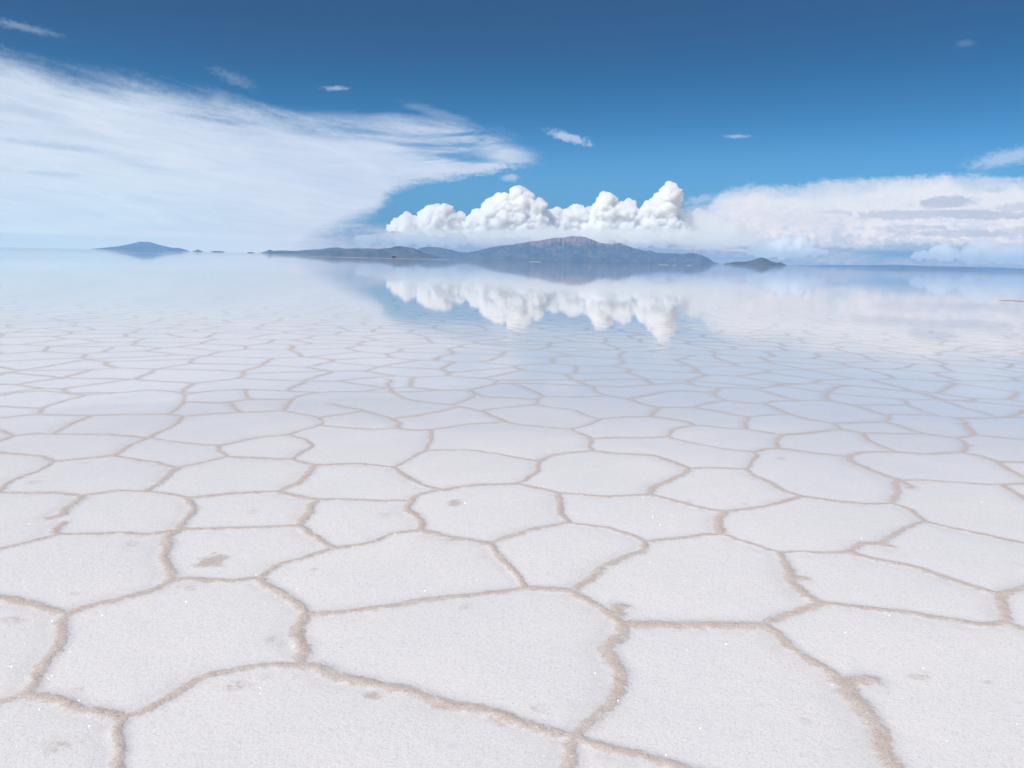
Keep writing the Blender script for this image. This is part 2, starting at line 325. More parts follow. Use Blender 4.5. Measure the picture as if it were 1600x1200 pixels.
base = t.mix(t.ss(mid, .35, .7), (.825, .81, .795), (.88, .835, .805))
base = t.mix(t.mul(t.ss(big, .3, .7), .5), base, (.765, .76, .765))
grain = t.noise(P2, 260, 2, .6)
g2 = t.noise(P2, 75, 4, .7); g3 = t.noise(P2, 22, 4, .65)
base = t.mix(t.mul(t.ss(g3, .51, .66), .65), base, (.77, .725, .71))
base = t.mix(t.mul(t.ss(g3, .47, .30), .6), base, (.66, .68, .71))
base = t.mix(t.ss(grain, .50, .68), base, (.90, .90, .90))
base = t.mix(t.mul(t.ss(g2, .58, .70), .8), base, (.90, .90, .90))
base = t.mix(t.mul(t.ss(g2, .46, .30), .75), base, (.60, .58, .575))
base = t.mix(t.mul(t.ss(grain, .48, .28), .6), base, (.58, .58, .59))
base = t.mix(t.mul(vein, .22), base, (.56, .49, .45))
base = t.mix(t.mul(halo, .42), base, (.56, .545, .54))
base = t.mix(t.mul(t.attr('stain'), .35), base, (.60, .52, .47))
base = t.mix(t.mul(st, .6), base, (.48, .385, .33))
rc = t.mix(t.ss(nB, .3, .7), (.46, .365, .30), (.73, .615, .53))
rc = t.mix(t.ss(t.noise(P2, 70, 4, .7), .56, .68), rc, (.24, .165, .13))
rc = t.mix(t.ss(t.noise(P2, 60, 4, .7), .43, .34), rc, (.84, .78, .72))
base = t.mix(t.mul(ridge, .86), base, rc)
# loose crystals: flat facets turned every way, a few catch the sun
vn = t.new('ShaderNodeTexVoronoi', voronoi_dimensions='2D'); t.put(vn.inputs['Vector'], P2); vn.inputs['Scale'].default_value = 95
cc = t.sep(vn.outputs['Color'])
fac = t.mul(t.m('GREATER_THAN', cc[2], .78), t.m('LESS_THAN', vn.outputs['Distance'], t.mul(t.lin(rad, 2, 9, .17, .22), t.lin(t.mul(cc[0], cc[1]), 0, .6, .45, 1.25))))
fac = t.mul(fac, t.ss(rad, 10, 4))
bh = t.add(t.add(t.add(t.mul(t.noise(P2, 55, 6, .7), .0055), t.mul(t.noise(P2, 15, 4, .6), .006)), t.mul(t.noise(P2, 220, 3, .7), .0016)), t.mul(t.mul(ridge, nB), .006))
bmp = t.new('ShaderNodeBump'); bmp.inputs['Distance'].default_value = 1.0; bmp.inputs['Strength'].default_value = .55; t.put(bmp.inputs['Height'], bh)
# wet sheen: film of brine thickens with distance
kw = t.ss(t.add(rad, t.mul(t.sub(t.noise(P2, .3, 3), .5), 9)), 11, 25)
film = t.ss(t.add(rad, t.mul(t.sub(t.noise(P2, .6, 3), .5), 4)), 4.0, 10)
bs = bsdf(t, Base_Color=base, Roughness=.62, IOR=1.4, Normal=bmp.outputs[0])
bs.inputs['Specular IOR Level'].default_value = .3
t.put(bs.inputs['Coat Weight'], t.mul(t.mul(t.lin(film, 0, 1, .25, 1), t.lin(ridge, 0, 1, 1, .35)), t.mul(t.sub(1.0, kw), .78))); t.put(bs.inputs['Coat Roughness'], t.lin(film, 0, 1, .38, .05)); bs.inputs['Coat IOR'].default_value = 1.33
bm2 = t.new('ShaderNodeBump'); t.put(bm2.inputs['Strength'], t.lin(film, 0, 1, .12, .02)); bm2.inputs['Distance'].default_value = 1.0; t.put(bm2.inputs['Height'], bh); t.put(bs.inputs['Coat Normal'], bm2.outputs[0])
gl = t.new('ShaderNodeBsdfGlossy'); gl.inputs['Roughness'].default_value = .22; gl.inputs['Color'].default_value = (.95, .95, .97, 1)
t_df = t.new('ShaderNodeBsdfDiffuse'); t_df.inputs['Color'].default_value = (.8, .8, .82, 1)
gmx = t.new('ShaderNodeMixShader'); gmx.inputs[0].default_value = .35; t.l.new(t_df.outputs[0], gmx.inputs[1]); t.l.new(gl.outputs[0], gmx.inputs[2])
nv = t.vm('NORMALIZE', t.xyz(t.lin(cc[0], 0, 1, -1.6, 1.6), t.lin(cc[1], 0, 1, -1.6, 1.6), 1.0)); t.put(gl.inputs['Normal'], nv)
ms = t.new('ShaderNodeMixShader'); t.put(ms.inputs[0], t.mul(fac, t.lin(ridge, 0, 1, .8, .0))); t.l.new(bs.outputs[0], ms.inputs[1]); t.l.new(gmx.outputs[0], ms.inputs[2])
t.l.new(ms.outputs[0], o.inputs[0]); SALT = m
gm = mesh_np('ground', np.concatenate([v0, v2, v3, v4]), np.concatenate([f0, f2, f3, f4]), SALT, att)
link('ground', gm, kind='structure', label='white salt crust broken into polygon cells by raised brown ridges')
# ------------------------------------------------------------------ water
m, t, o = material('brine')
P = t.new('ShaderNodeNewGeometry').outputs['Position']; px, py, pz = t.sep(P); P2 = t.xyz(px, py, 0.0)
rip = t.add(t.mul(t.noise(P2, 2.2, 3, .5), .004), t.mul(t.noise(P2, 14, 2, .5), .0004))
bmp = t.new('ShaderNodeBump'); bmp.inputs['Strength'].default_value = .045; bmp.inputs['Distance'].default_value = 1.0; t.put(bmp.inputs['Height'], rip)
ge = t.new('ShaderNodeNewGeometry'); fr = t.new('ShaderNodeFresnel')   # the same film seen from either side
t.put(fr.inputs['IOR'], t.lin(ge.outputs['Backfacing'], 0, 1, 1.33, 1 / 1.33)); frv = t.mul(fr.outputs[0], t.ss(t.add(t.vm('LENGTH', P2), t.mul(t.sub(t.noise(P2, .3, 3), .5), 9)), 11, 25))
gl = t.new('ShaderNodeBsdfGlossy'); gl.inputs['Roughness'].default_value = .032; gl.inputs['Color'].default_value = (.97, .975, .98, 1); t.l.new(bmp.outputs[0], gl.inputs['Normal'])
tr = t.new('ShaderNodeBsdfTransparent'); tr.inputs['Color'].default_value = (.99, .995, 1, 1)
ms = t.new('ShaderNodeMixShader'); t.put(ms.inputs[0], frv); t.l.new(tr.outputs[0], ms.inputs[1]); t.l.new(gl.outputs[0], ms.inputs[2]); t.l.new(ms.outputs[0], o.inputs[0])
RW = np.exp(np.linspace(math.log(4.0), math.log(28900), 120)); AW = np.radians(np.arange(0, 360, 2.0))
rw, aw = np.meshgrid(RW, AW, indexing='ij')
wme = mesh_np('water', np.stack([(rw * np.sin(aw)).ravel(), (rw * np.cos(aw)).ravel(), rw.ravel() * 0], -1), grid_faces(len(RW), len(AW), 0, True), m)
link('water', wme, kind='structure', label='thin mirror-smooth sheet of water over the salt')
# ------------------------------------------------------------------ islands
m, t, o = material('island_rock')
P = t.new('ShaderNodeNewGeometry').outputs['Position']; pz = t.sep(P)[2]
n1 = t.noise(P, .006, 6, .7); n2 = t.noise(P, .025, 4, .65)
c = t.mix(t.ss(n1, .4, .6), (.012, .022, .024), (.14, .11, .085))
c = t.mix(t.mul(t.ss(n2, .45, .7), .5), c, (.06, .06, .05))
c = t.mix(t.mul(t.ss(t.add(pz, t.mul(n1, 260)), 345, 470), t.ss(n2, .38, .55)), c, (.40, .21, .15))
t.l.new(bsdf(t, Base_Color=c, Roughness=.95).outputs[0], o.inputs[0]); ROCK = m
def horizon_y(x):
    return np.interp(x, [-100, 145, 410, 615, 830, 1125, 1228, 1534, 1700], [391.5, 392.7, 394.3, 398.6, 403.5, 410, 414.0, 425.3, 431])
def island(name, prof, D, depth, rough=.5, label='', nx=260, ny=70, seed=1, off=0, gully=9):
    xs = np.array([p[0] for p in prof], float); hs = np.array([max(0., float(horizon_y(p[0]) - p[1])) for p in prof])
    px_ = np.linspace(xs[0], xs[-1], nx); h = np.interp(px_, xs, hs)
    h = h * (1 + .10 * (fbm(px_ * .09, px_ * 0, 4, seed + 50) - .47)); h[0] = h[-1] = 0
    az = np.radians(azel(px_, horizon_y(px_))[0]); tt = np.linspace(-1, 1, ny)
    wdt = np.minimum(1, .25 + 1.3 * h / max(hs.max(), 1e-6)) * np.minimum(1, np.minimum(px_ - xs[0], xs[-1] - px_) / (.06 * (xs[-1] - xs[0])) + .02)
    T, A = np.meshgrid(tt, az, indexing='ij'); W = np.broadcast_to(wdt, T.shape)
    dist_ = D + off + T * depth * W
    Xc = dist_ * np.sin(A); Yc = dist_ * np.cos(A)
    sh = (1 - np.abs(T) ** 1.5)
    k = gully / (D * abs(az[-1] - az[0]))
    n = fbm(Xc * k, Yc * k, 6, seed, True)
    raw = sh * (1 - rough + rough * n)
    raw = raw / raw.max(0, keepdims=True) * (h / F * D)[None, :] 
    raw = raw * dist_ / D
    Z = np.where(np.abs(T) > .999, -2.0, np.maximum(raw, -2.0)); Z[:, 0] = Z[:, -1] = -2
    me = mesh_np(name, np.stack([Xc, Yc, Z], -1).reshape(-1, 3), grid_faces(ny, nx), ROCK)
    return link(name, me, kind='structure', label=label)
island('hills', [(142,392.5),(160,390.5),(185,388),(205,384),(222,380.5),(235,381.5),(250,385),(265,388),(280,390),(292,392.5)], 27000, 900, .35, 'pale blue cone-shaped island behind the low far island', seed=3)
island('hills', [(140,393),(165,390.7),(190,388.5),(215,387.5),(240,388),(262,389),(280,388.5),(290,391),(296,393)], 23500, 700, .3, 'low flat blue island far away with a paler cone behind it', seed=5)
island('hills', [(300,393.3),(305,392),(309,390.2),(313,392),(318,393.3)], 14000, 120, .2, 'small pointed islet next to the far blue island', 60, 20, 7)
island('hills', [(327,393.6),(333,392.3),(342,392),(348,392.2),(352,393.6)], 14000, 120, .2, 'small flat islet between the far islands', 60, 20, 8)
island('hills', [(384,394),(389,393),(394,392.7),(399,394)], 6000, 30, .2, 'tiny dark rock just off the tip of the long headland', 40, 16, 9)
island('hills', [(405,394.5),(415,391.5),(421,388.5),(427,390.5),(440,390),(460,390.5),(480,389),(500,388),(515,386),(527,385.2),(540,387),(555,386),(575,386.5),(600,388),(625,392),(660,398)], 13500, 700, .45, 'long low blue headland tapering to a thin tip', seed=11)
island('hills', [(480,396.5),(500,394),(515,391),(540,388),(560,387),(590,387),(610,386),(616,383.3),(625,383),(635,384),(645,385),(652,388),(660,392),(675,396),(690,400)], 10500, 520, .5, 'dark flat-topped headland ending in a steep bluff', seed=13)
island('hills', [(600,398),(630,394),(650,388),(657,385),(670,384),(685,384.5),(700,387),(715,391),(735,393),(760,397),(800,402)], 15500, 600, .45, 'paler round hills in the gap beside the volcano', seed=15)
island('hills', [(640,399.4),(680,396),(700,394),(720,393),(735,392),(750,388.5),(765,385),(785,382),(805,379),(820,377),(828,375),(840,375),(855,371.5),(868,369.5),(880,370),(888,367.5),(905,367),(915,369),(925,373),(935,377.5),(945,378.5),(955,380),(967,378),(975,380.5),(990,386),(1005,389.5),(1015,389),(1025,393),(1045,393.5),(1060,394),(1080,393.5),(1095,396),(1105,400),(1115,406),(1125,410.5)], 14000, 1500, .68, 'broad brown volcano island with a reddish summit under cloud', 620, 150, 17, 900, 22)
island('hills', [(1129,410.5),(1135,408.5),(1148,406.5),(1165,407),(1175,405),(1183,402.5),(1190,401),(1197,403),(1203,406),(1213,409),(1219,408.5),(1225,411),(1230,414)], 9500, 260, .4, 'small dark island with one sharp peak beyond the volcano tip', 160, 50, 21, gully=6)
island('hills', [(1215,414),(1260,413.7),(1300,413.6),(1330,414.2),(1370,415),(1400,415.2),(1440,417.2),(1480,418.6),(1510,420),(1560,421.6),(1620,424.5),(1700,429)], 26500, 900, .3, 'hazy pale blue mountains along the far horizon', seed=23)
island('hills', [(1355,418.5),(1365,416),(1378,416.8),(1400,417),(1415,416),(1440,418.5),(1465,419.5),(1490,420),(1510,420),(1525,422),(1536,425)], 21000, 500, .3, 'low hazy blue spit in front of the pale mountains', seed=25)
# ------------------------------------------------------------------ dry salt bars on the water
m, t, o = material('dry_salt'); P = t.new('ShaderNodeNewGeometry').outputs['Position']
c = t.mix(t.noise(P, .3, 4), (.48, .49, .50), (.56, .56, .56)); t.l.new(bsdf(t, Base_Color=c, Roughness=.8).outputs[0], o.inputs[0]); DRY = m
SILT = simple('silt', (.42, .33, .28), .9, .2, 2)
def salt_bar(x0, x1, below0, below1, mat, label, seed, hgt=.05):
    n = 90; xs = np.linspace(x0, x1, n); az = np.radians(azel(xs, horizon_y(xs))[0]); tt = np.linspace(-1, 1, 9)
    env = np.clip(np.minimum(xs - x0, x1 - xs) / (.12 * (x1 - x0)), 0.02, 1) * (.35 + 1.1 * fbm(xs * .05, xs * 0, 4, seed))
    near, far = CH * F / below1, CH * F / below0; mid = (near + far) / 2; half = (far - near) / 2
    T, A = np.meshgrid(tt, az, indexing='ij'); Dd = mid + T * half * env[None, :]
    Z = (1 - T ** 2) * (hgt + .02) - .02; Z[0] = Z[-1] = -.05
    me = mesh_np('salt_bar', np.stack([Dd * np.sin(A), Dd * np.cos(A), Z], -1).reshape(-1, 3), grid_faces(9, n), mat)
    link('salt_bar', me, kind='structure', label=label)
salt_bar(-160, 320, 3.4, 4.0, DRY, 'long thin white bar of dry salt before the far blue island', 1)
salt_bar(478, 725, 2.9, 3.5, DRY, 'thin white bar of dry salt in front of the headland', 2)
salt_bar(826, 846, 2.6, 4.0, DRY, 'short white salt streak at the foot of the volcano', 3)
salt_bar(1028, 1046, 2.6, 3.8, DRY, 'white salt streak under the volcano slope', 4)
salt_bar(1051, 1058, 2.6, 3.6, DRY, 'tiny white salt streak under the volcano slope', 5)
salt_bar(1073, 1082, 2.4, 3.6, DRY, 'tiny white salt streak nearest the volcano tip', 6)
salt_bar(1296, 1307, 2.2, 3.4, DRY, 'tiny white salt streak before the hazy mountains', 7)
salt_bar(1527, 1544, 8.0, 9.8, DRY, 'white salt streak off the hazy spit', 8)
salt_bar(1566, 1640, 38.6, 39.8, SILT, 'brown silty ridge standing out of the water', 9, .03)
# ------------------------------------------------------------------ off-road car on the horizon
paint = simple('dark_red_paint', (.10, .03, .025), .4, .1); pale = simple('tan_load', (.55, .45, .28), .8, .1); glass = simple('car_glass', (.03, .035, .04), .15, .05); rub = simple('rubber', (.02, .02, .02), .9, .1)
def box_bm(boxes, bevel=.06):
    bm = bmesh.new()
    for (x0, x1, y0, y1, z0, z1, tx) in boxes:
        r = bmesh.ops.create_cube(bm, size=1)
        for v in r['verts']:
            top = v.co.z > 0; v.co.x = (x0 if v.co.x < 0 else x1); v.co.y = (y0 if v.co.y < 0 else y1); v.co.z = (z1 if top else z0)
            if top: v.co.x += (tx if v.co.x == x0 else -tx); v.co.y *= .9
    bmesh.ops.bevel(bm, geom=bm.edges[:], offset=bevel, segments=2, affect='EDGES'); return bm
def part(name, bm, mat, parent, **kw):
    me = bpy.data.meshes.new(name); bm.to_mesh(me); bm.free(); me.materials.append(mat); return link(name, me, parent, **kw)
ca = math.radians(float(azel(616, 399)[0])); CD = 1000
car = link('off_road_car', None, label='tiny dark off-road car with tan load parked on the salt before the headland', category='car')
car.location = (CD * math.sin(ca), CD * math.cos(ca), .0); car.rotation_euler = (0, 0, -ca + .15)
part('body', box_bm([(-2.4, 2.4, -.9, .9, .45, 1.1, .05)]), paint, car); part('cabin', box_bm([(-2.2, 1.0, -.82, .82, 1.1, 1.85, .25)]), paint, car)
part('roof_load', box_bm([(-1.3, .6, -.7, .7, 1.88, 2.3, .1)]), pale, car)
part('side_window', box_bm([(-1.9, -.7, -.86, -.80, 1.2, 1.7, .1), (-.5, .7, -.86, -.80, 1.2, 1.7, .1)], .01), glass, car)
part('windscreen', box_bm([(.98, 1.04, -.7, .7, 1.15, 1.7, .0)], .01), glass, car)
for wx in (-1.45, 1.45):
    for wy in (-.8, .8):
        bm = bmesh.new(); bmesh.ops.create_cone(bm, cap_ends=True, segments=20, radius1=.42, radius2=.42, depth=.28, matrix=Matrix.Translation((wx, wy, .42)) @ Matrix.Rotation(math.pi / 2, 4, 'X'))
        w = part('wheel', bm, rub, car)
        bm = bmesh.new(); bmesh.ops.create_cone(bm, cap_ends=True, segments=14, radius1=.2, radius2=.2, depth=.3, matrix=Matrix.Translation((wx, wy, .42)) @ Matrix.Rotation(math.pi / 2, 4, 'X'))
        part('rim', bm, pale, w)
# ------------------------------------------------------------------ cumulus clouds
CLOUD_N = (-.42, -.35, .48)
def cloud_mat(dens):
    m, t, o = material('cloud_droplets'); vp = t.new('ShaderNodeVolumeScatter')
    vp.inputs['Color'].default_value = (1, 1, 1, 1); vp.inputs['Density'].default_value = dens; vp.inputs['Anisotropy'].default_value = 0
    t.l.new(vp.outputs[0], o.inputs['Volume']); return m
_ico = {}
def ico(sub):
    if sub not in _ico:
        bm = bmesh.new(); bmesh.ops.create_icosphere(bm, subdivisions=sub, radius=1); bm.verts.ensure_lookup_table()
        _ico[sub] = (np.array([v.co[:] for v in bm.verts]), np.array([[v.index for v in f.verts] for f in bm.faces])); bm.free()
    return _ico[sub]
def v3noise(p, s, seed):
    return (fbm(p[:, 0] * s, p[:, 1] * s + 31 * np.sin(p[:, 2] * s * .15), 4, seed) + fbm(p[:, 1] * s + 9, p[:, 2] * s, 4, seed + 9) + fbm(p[:, 2] * s, p[:, 0] * s + 5, 4, seed + 17)) / 3 - .47
BALLS = {}
for sub_ in (2, 3, 4):
    BALLS[sub_] = []
    for k_ in range(24):
        V_ = ico(sub_)[0]; o_ = np.array([k_ * 7.3, k_ * 3.1, k_ * 1.7])
        n_ = v3noise(V_ + o_, .8, k_) * 1.6 + v3noise(V_ + o_, 2.3, k_ + 4) * .9 + v3noise(V_ + o_, 6.0, k_ + 9) * .35
        BALLS[sub_].append(V_ * (1 + n_[:, None] * .8))
def cumulus(outline, base, D, label, rmin=4, rmax=8.5, seed=1, dens=.012, step=4.0, group='puffy clouds along the horizon', vox=20):
    rg = random.Random(seed); xs = [p[0] for p in outline]; ys = [p[1] for p in outline]; VV = []; FF = []; off = 0
    def ball(x, y, r, dep):
        nonlocal off
        sub = 4 if r > 4.5 else 3 if r > 1.3 else 2
        V, Fc = BALLS[sub][rg.randrange(24)], ico(sub)[1]; d = ray(x, y); d = d / math.hypot(d[0], d[1]); dd = D + dep; rad_ = r / F * D
        a = rg.uniform(0, 6.28); ca_, sa_ = math.cos(a), math.sin(a)
        p = np.stack([V[:, 0] * ca_ - V[:, 1] * sa_, V[:, 0] * sa_ + V[:, 1] * ca_, V[:, 2] * .92], -1) * rad_ * rg.uniform(.9, 1.1)
        VV.append(p + np.array([d[0] * dd, d[1] * dd, CH + d[2] * dd])); FF.append(Fc + off); off += len(V)
    bigs = []
    def big(x, y, r, dep): bigs.append((x, y, r, dep)); ball(x, y, r, dep)
    x = xs[0]
    while x <= xs[-1]:
        top = np.interp(x, xs, ys); hgt = base - top
        if hgt > 1.0:
            r = min(rg.uniform(rmin, rmax) * .8, max(1.4, hgt * .45))
            while r > 1.3 and max(np.interp(x + .85 * r, xs, ys), np.interp(x - .85 * r, xs, ys)) > top + r * .25: r *= .86
            big(x, top + r * 1.3, r, rg.uniform(-.4, .4) * r / F * D)
            y = top + r * 1.9
            while y < base + 1:
                r2 = min(rg.uniform(rmin, rmax * 1.6), hgt * .38 + 2); big(x + rg.uniform(-4, 4), y, r2, -rg.uniform(0, 1.2) * r2 / F * D); y += r2 * .9
        x += step * rg.uniform(.7, 1.3)
    for (x, y, r, dep) in list(bigs):
        for _ in range(int(7 + r * 1.8)):
            a = rg.uniform(-.4, math.pi + .4); e = rg.uniform(0, 1.2); q = r * rg.choice((.5, .38, .3, .24, .2))
            bx = x + math.cos(a) * math.cos(e) * r * .92; by = y - math.sin(a) * math.cos(e) * r * .92
            if by - q * .8 < np.interp(bx, xs, ys) + .8: continue
            ball(bx, by, q, dep - math.sin(e) * r / F * D * .95)
    V = np.concatenate(VV); Fq = np.concatenate(FF)
    me = mesh_np('cumulus_cloud', V, Fq, cloud_mat(dens))
    ob_ = link('cumulus_cloud', me, label=label, category='cloud', group=group)
    md = ob_.modifiers.new('r', 'REMESH'); md.mode = 'VOXEL'; md.voxel_size = vox
    if dens > .005:
        for sc_, st_ in ((10.0, 3.4), (3.6, 1.7)):
            tx = bpy.data.textures.new('billow', 'VORONOI'); tx.noise_scale = sc_ / F * D; tx.distance_metric = 'DISTANCE'
            dm = ob_.modifiers.new('d', 'DISPLACE'); dm.texture = tx; dm.texture_coords = 'GLOBAL'; dm.mid_level = .45; dm.strength = -st_ / F * D
    return ob_
DC = 52000
cumulus([(604,355),(612,349),(625,343),(638,337),(652,336),(668,332),(680,328),(690,324),(703,329),(712,336),(722,343),(738,352)], 358, DC, 'long low heap of white cloud with one rounded hump', seed=2)
cumulus([(726,352),(733,340),(745,333),(755,331),(761,322),(766,316),(772,319),(778,312),(786,305),(793,309),(800,310),(806,301),(811,292),(817,297),(822,306),(831,309),(836,313),(844,314),(847,324),(856,344)], 363, DC, 'white heaped cloud rising to a narrow twin peak', seed=3, rmax=8)
cumulus([(844,350),(852,338),(862,330),(873,329),(880,338),(888,332),(897,327),(912,323),(922,325),(930,331),(942,340)], 368, DC + 900, 'low lumpy white cloud filling the gap between two cloud towers', seed=4, rmax=8)
cumulus([(926,348),(932,332),(935,318),(941,311),(950,308),(957,313),(963,317),(972,319),(980,314),(986,315),(991,320),(994,328),(1002,340)], 368, DC, 'square-topped white cloud tower above the volcano', seed=5, rmax=8)
cumulus([(990,352),(1000,340),(1008,329),(1016,324),(1022,312),(1031,305),(1037,295),(1043,291),(1049,289),(1054,294),(1057,304),(1058,318),(1056,332),(1062,350)], 368, DC, 'white cloud tower leaning out to a rounded head', seed=6, rmax=8)
cumulus([(1050,356),(1062,344),(1080,338),(1092,335),(1104,340),(1118,338),(1130,345),(1150,350),(1170,358),(1190,366)], 378, DC + 1500, 'faint hazy heap of cloud beside the leaning tower', rmax=9, seed=7, dens=.0016, vox=40)
cumulus([(560,366),(600,362),(660,358),(720,360),(780,358),(850,356),(900,358),(980,358),(1040,356),(1100,360),(1160,368),(1200,376)], 380, DC - 2000, 'long ragged grey cloud base hanging behind the volcano', rmin=3, rmax=8, seed=17, dens=.0015, vox=45, step=6)
cumulus([(1172,392),(1178,384),(1184,380),(1195,381),(1204,377),(1212,380),(1222,377),(1231,370),(1237,376),(1243,379),(1252,373),(1261,379),(1272,385),(1290,390)], 396, DC + 2000, 'small white cloud heap with two bumps above the peaked island', rmin=3, rmax=6, seed=8, step=3, dens=.008)
cumulus([(1428,398),(1440,393),(1452,395),(1462,391),(1470,385),(1478,383),(1486,389),(1496,395),(1510,399)], 402, DC + 2000, 'little white cloud puff above the hazy spit', rmin=2.5, rmax=5, seed=9, step=3, dens=.006)
cumulus([(1500,396),(1512,388),(1525,380),(1538,376),(1550,383),(1562,388),(1580,384),(1600,388),(1625,398)], 404, DC + 3000, 'faint puffs of cloud low over the far mountains', rmin=2.5, rmax=6, seed=19, step=3, dens=.0025, vox=35)
# ------------------------------------------------------------------ haze
hm, t, o = material('haze'); vp = t.new('ShaderNodeVolumePrincipled')
vp.inputs['Color'].default_value = (.31, .61, 1.0, 1); vp.inputs['Density'].default_value = 4.9e-5; vp.inputs['Anisotropy'].default_value = 0
t.l.new(vp.outputs[0], o.inputs['Volume'])
bm = bmesh.new(); bmesh.ops.create_cube(bm, size=1)
for v in bm.verts: v.co = Vector((v.co.x * 58400, v.co.y * 58400, -42 if v.co.z < 0 else 450))
me = bpy.data.meshes.new('haze'); bm.to_mesh(me); bm.free(); me.materials.append(hm); link('haze', me, kind='stuff', label='thin blue haze over the salt flat')
# ------------------------------------------------------------------ sun and sky
SUN_AZ, SUN_EL = math.radians(-130), math.radians(50)
sd = Vector((math.sin(SUN_AZ) * math.cos(SUN_EL), math.cos(SUN_AZ) * math.cos(SUN_EL), math.sin(SUN_EL)))
sl = bpy.data.lights.new('sun', 'SUN'); sl.energy = 3.0; sl.angle = math.radians(.5); sl.color = (1, .955, .90)
so = bpy.data.objects.new('sun', sl); C.objects.link(so); so.rotation_euler = sd.to_track_quat('Z', 'Y').to_euler()
w = bpy.data.worlds.new('World'); sc.world = w; w.use_nodes = True; w.node_tree.nodes.clear(); t = NT(w.node_tree)
sky = t.new('ShaderNodeTexSky', sky_type='NISHITA'); sky.sun_disc = False; sky.sun_elevation = SUN_EL; sky.sun_rotation = SUN_AZ
sky.altitude = 3600; sky.air_density = 1.0; sky.dust_density = .6; sky.ozone_density = 1.6
STR = .085
D_ = t.new('ShaderNodeTexCoord').outputs['Generated']; dx, dy, dz = t.sep(D_)
U = t.mul(t.m('ARCTAN2', dx, dy), 57.29578); V = t.mul(t.m('ARCTAN2', dz, t.m('SQRT', t.add(t.mul(dx, dx), t.mul(dy, dy)))), 57.29578)
UV = t.xyz(U, V, 0.0)
skyc = t.vm('MULTIPLY', t.vm('SCALE', sky.outputs[0], sc=t.ss(V, 1.0, 15.0, 1.08, .67)), (.30, .69, .90)) 
AIR = (.165, .335, .61)
def S(v): return v / STR
def A(x, y): a, e = azel(x, y); return float(a), float(e)
def pc(pts, x0=-40, x1=40):
    q = [A(*p) for p in pts]
    return [(x0, q[0][1])] + q + [(x1, q[-1][1])]
# streaky and woolly noises in angle space (streaks sink gently to the east)
def rot(ang, su, sv):
    c, s_ = math.cos(ang), math.sin(ang)
    return t.xyz(t.mul(t.add(t.mul(U, c), t.mul(V, s_)), su), t.mul(t.add(t.mul(U, -s_), t.mul(V, c)), sv), 0.0)
nst = t.noise(rot(math.radians(-9), .09, .55), 1.0, 6, .58, .6)
nst2 = t.noise(rot(math.radians(4), .12, .9), 1.7, 6, .6, .8)
nw = t.noise(UV, .55, 7, .6, .3); nf = t.noise(t.xyz(U, t.mul(V, 1.6)), 2.2, 6, .62, .4)
nh = t.noise(t.xyz(t.mul(U, .16), t.mul(V, 1.6)), 1.0, 6, .6, .5)
# left sheet of high cloud
topL = t.curve(U, pc([(-60,72),(0,78),(60,92),(110,108),(200,120),(270,140),(330,160),(420,178),(500,185),(560,190),(640,186),(700,190),(760,205),(800,220),(835,240),(860,262)]), -40, 40)
botL = t.curve(U, pc([(-60,470),(330,470),(420,440),(480,398),(545,360),(588,338),(603,318),(640,296),(700,282),(740,278),(778,268),(800,262),(860,262)]), -40, 40)
fade = t.lin(U, A(330,160)[0], A(840,240)[0], .0, 1.0)
dT = t.sub(topL, V); dB = t.sub(V, botL)
kT = t.ss(t.add(dT, t.add(t.mul(t.sub(nst, .5), 4.2), t.mul(t.sub(nf, .5), .9))), -.7, 1.9)
kB = t.ss(t.add(dB, t.add(t.mul(t.sub(nf, .5), .8), t.mul(t.sub(nst2, .5), 1.3))), -.25, t.lin(U, A(500,300)[0], A(700,300)[0], 1.6, .55))
cL = t.mul(kT, kB)
thin = t.lin(t.mul(t.ss(nst2, .62, .38), t.ss(fade, .45, .85)), 0, 1, 1, .12)
low = t.ss(dB, .3, 1.6); thin = t.m('MULTIPLY_ADD', t.sub(thin, 1.0), low, 1.0)
cL = t.mul(cL, thin); nfib = t.noise(rot(math.radians(-7), .22, 2.0), 1.3, 6, .62, .7)
cL = t.mul(cL, t.mul(t.lin(t.ss(nst, .35, .65), 0, 1, .88, .98), t.lin(t.ss(nfib, .32, .60), 0, 1, .88, 1.0)))
cL = t.mx(cL, t.mul(t.mul(t.ss(V, 3.2, .8), .92), t.ss(U, A(560,380)[0], A(420,380)[0])))
cL = t.mul(cL, t.ss(U, A(870,262)[0], A(800,262)[0]))
# right bank of cloud
topR = t.curve(U, pc([(1040,400),(1075,370),(1095,335),(1120,308),(1150,290),(1190,288),(1260,286),(1300,278),(1400,275),(1470,271),(1530,270),(1590,276),(1700,282)]), -40, 40)
kR = t.ss(t.add(t.sub(topR, V), t.add(t.mul(t.sub(nf, .5), .8), t.mul(t.sub(nw, .5), .5))), -.12, .42)
kR2 = t.ss(t.add(t.sub(topR, V), t.mul(t.sub(nw, .5), 2.2)), .0, 1.1)
cR = t.mul(t.add(t.mul(kR, .55), t.mul(kR2, .40)), t.ss(t.add(V, t.mul(t.sub(nh, .5), 1.0)), .7, 1.9, .0, 1.0))
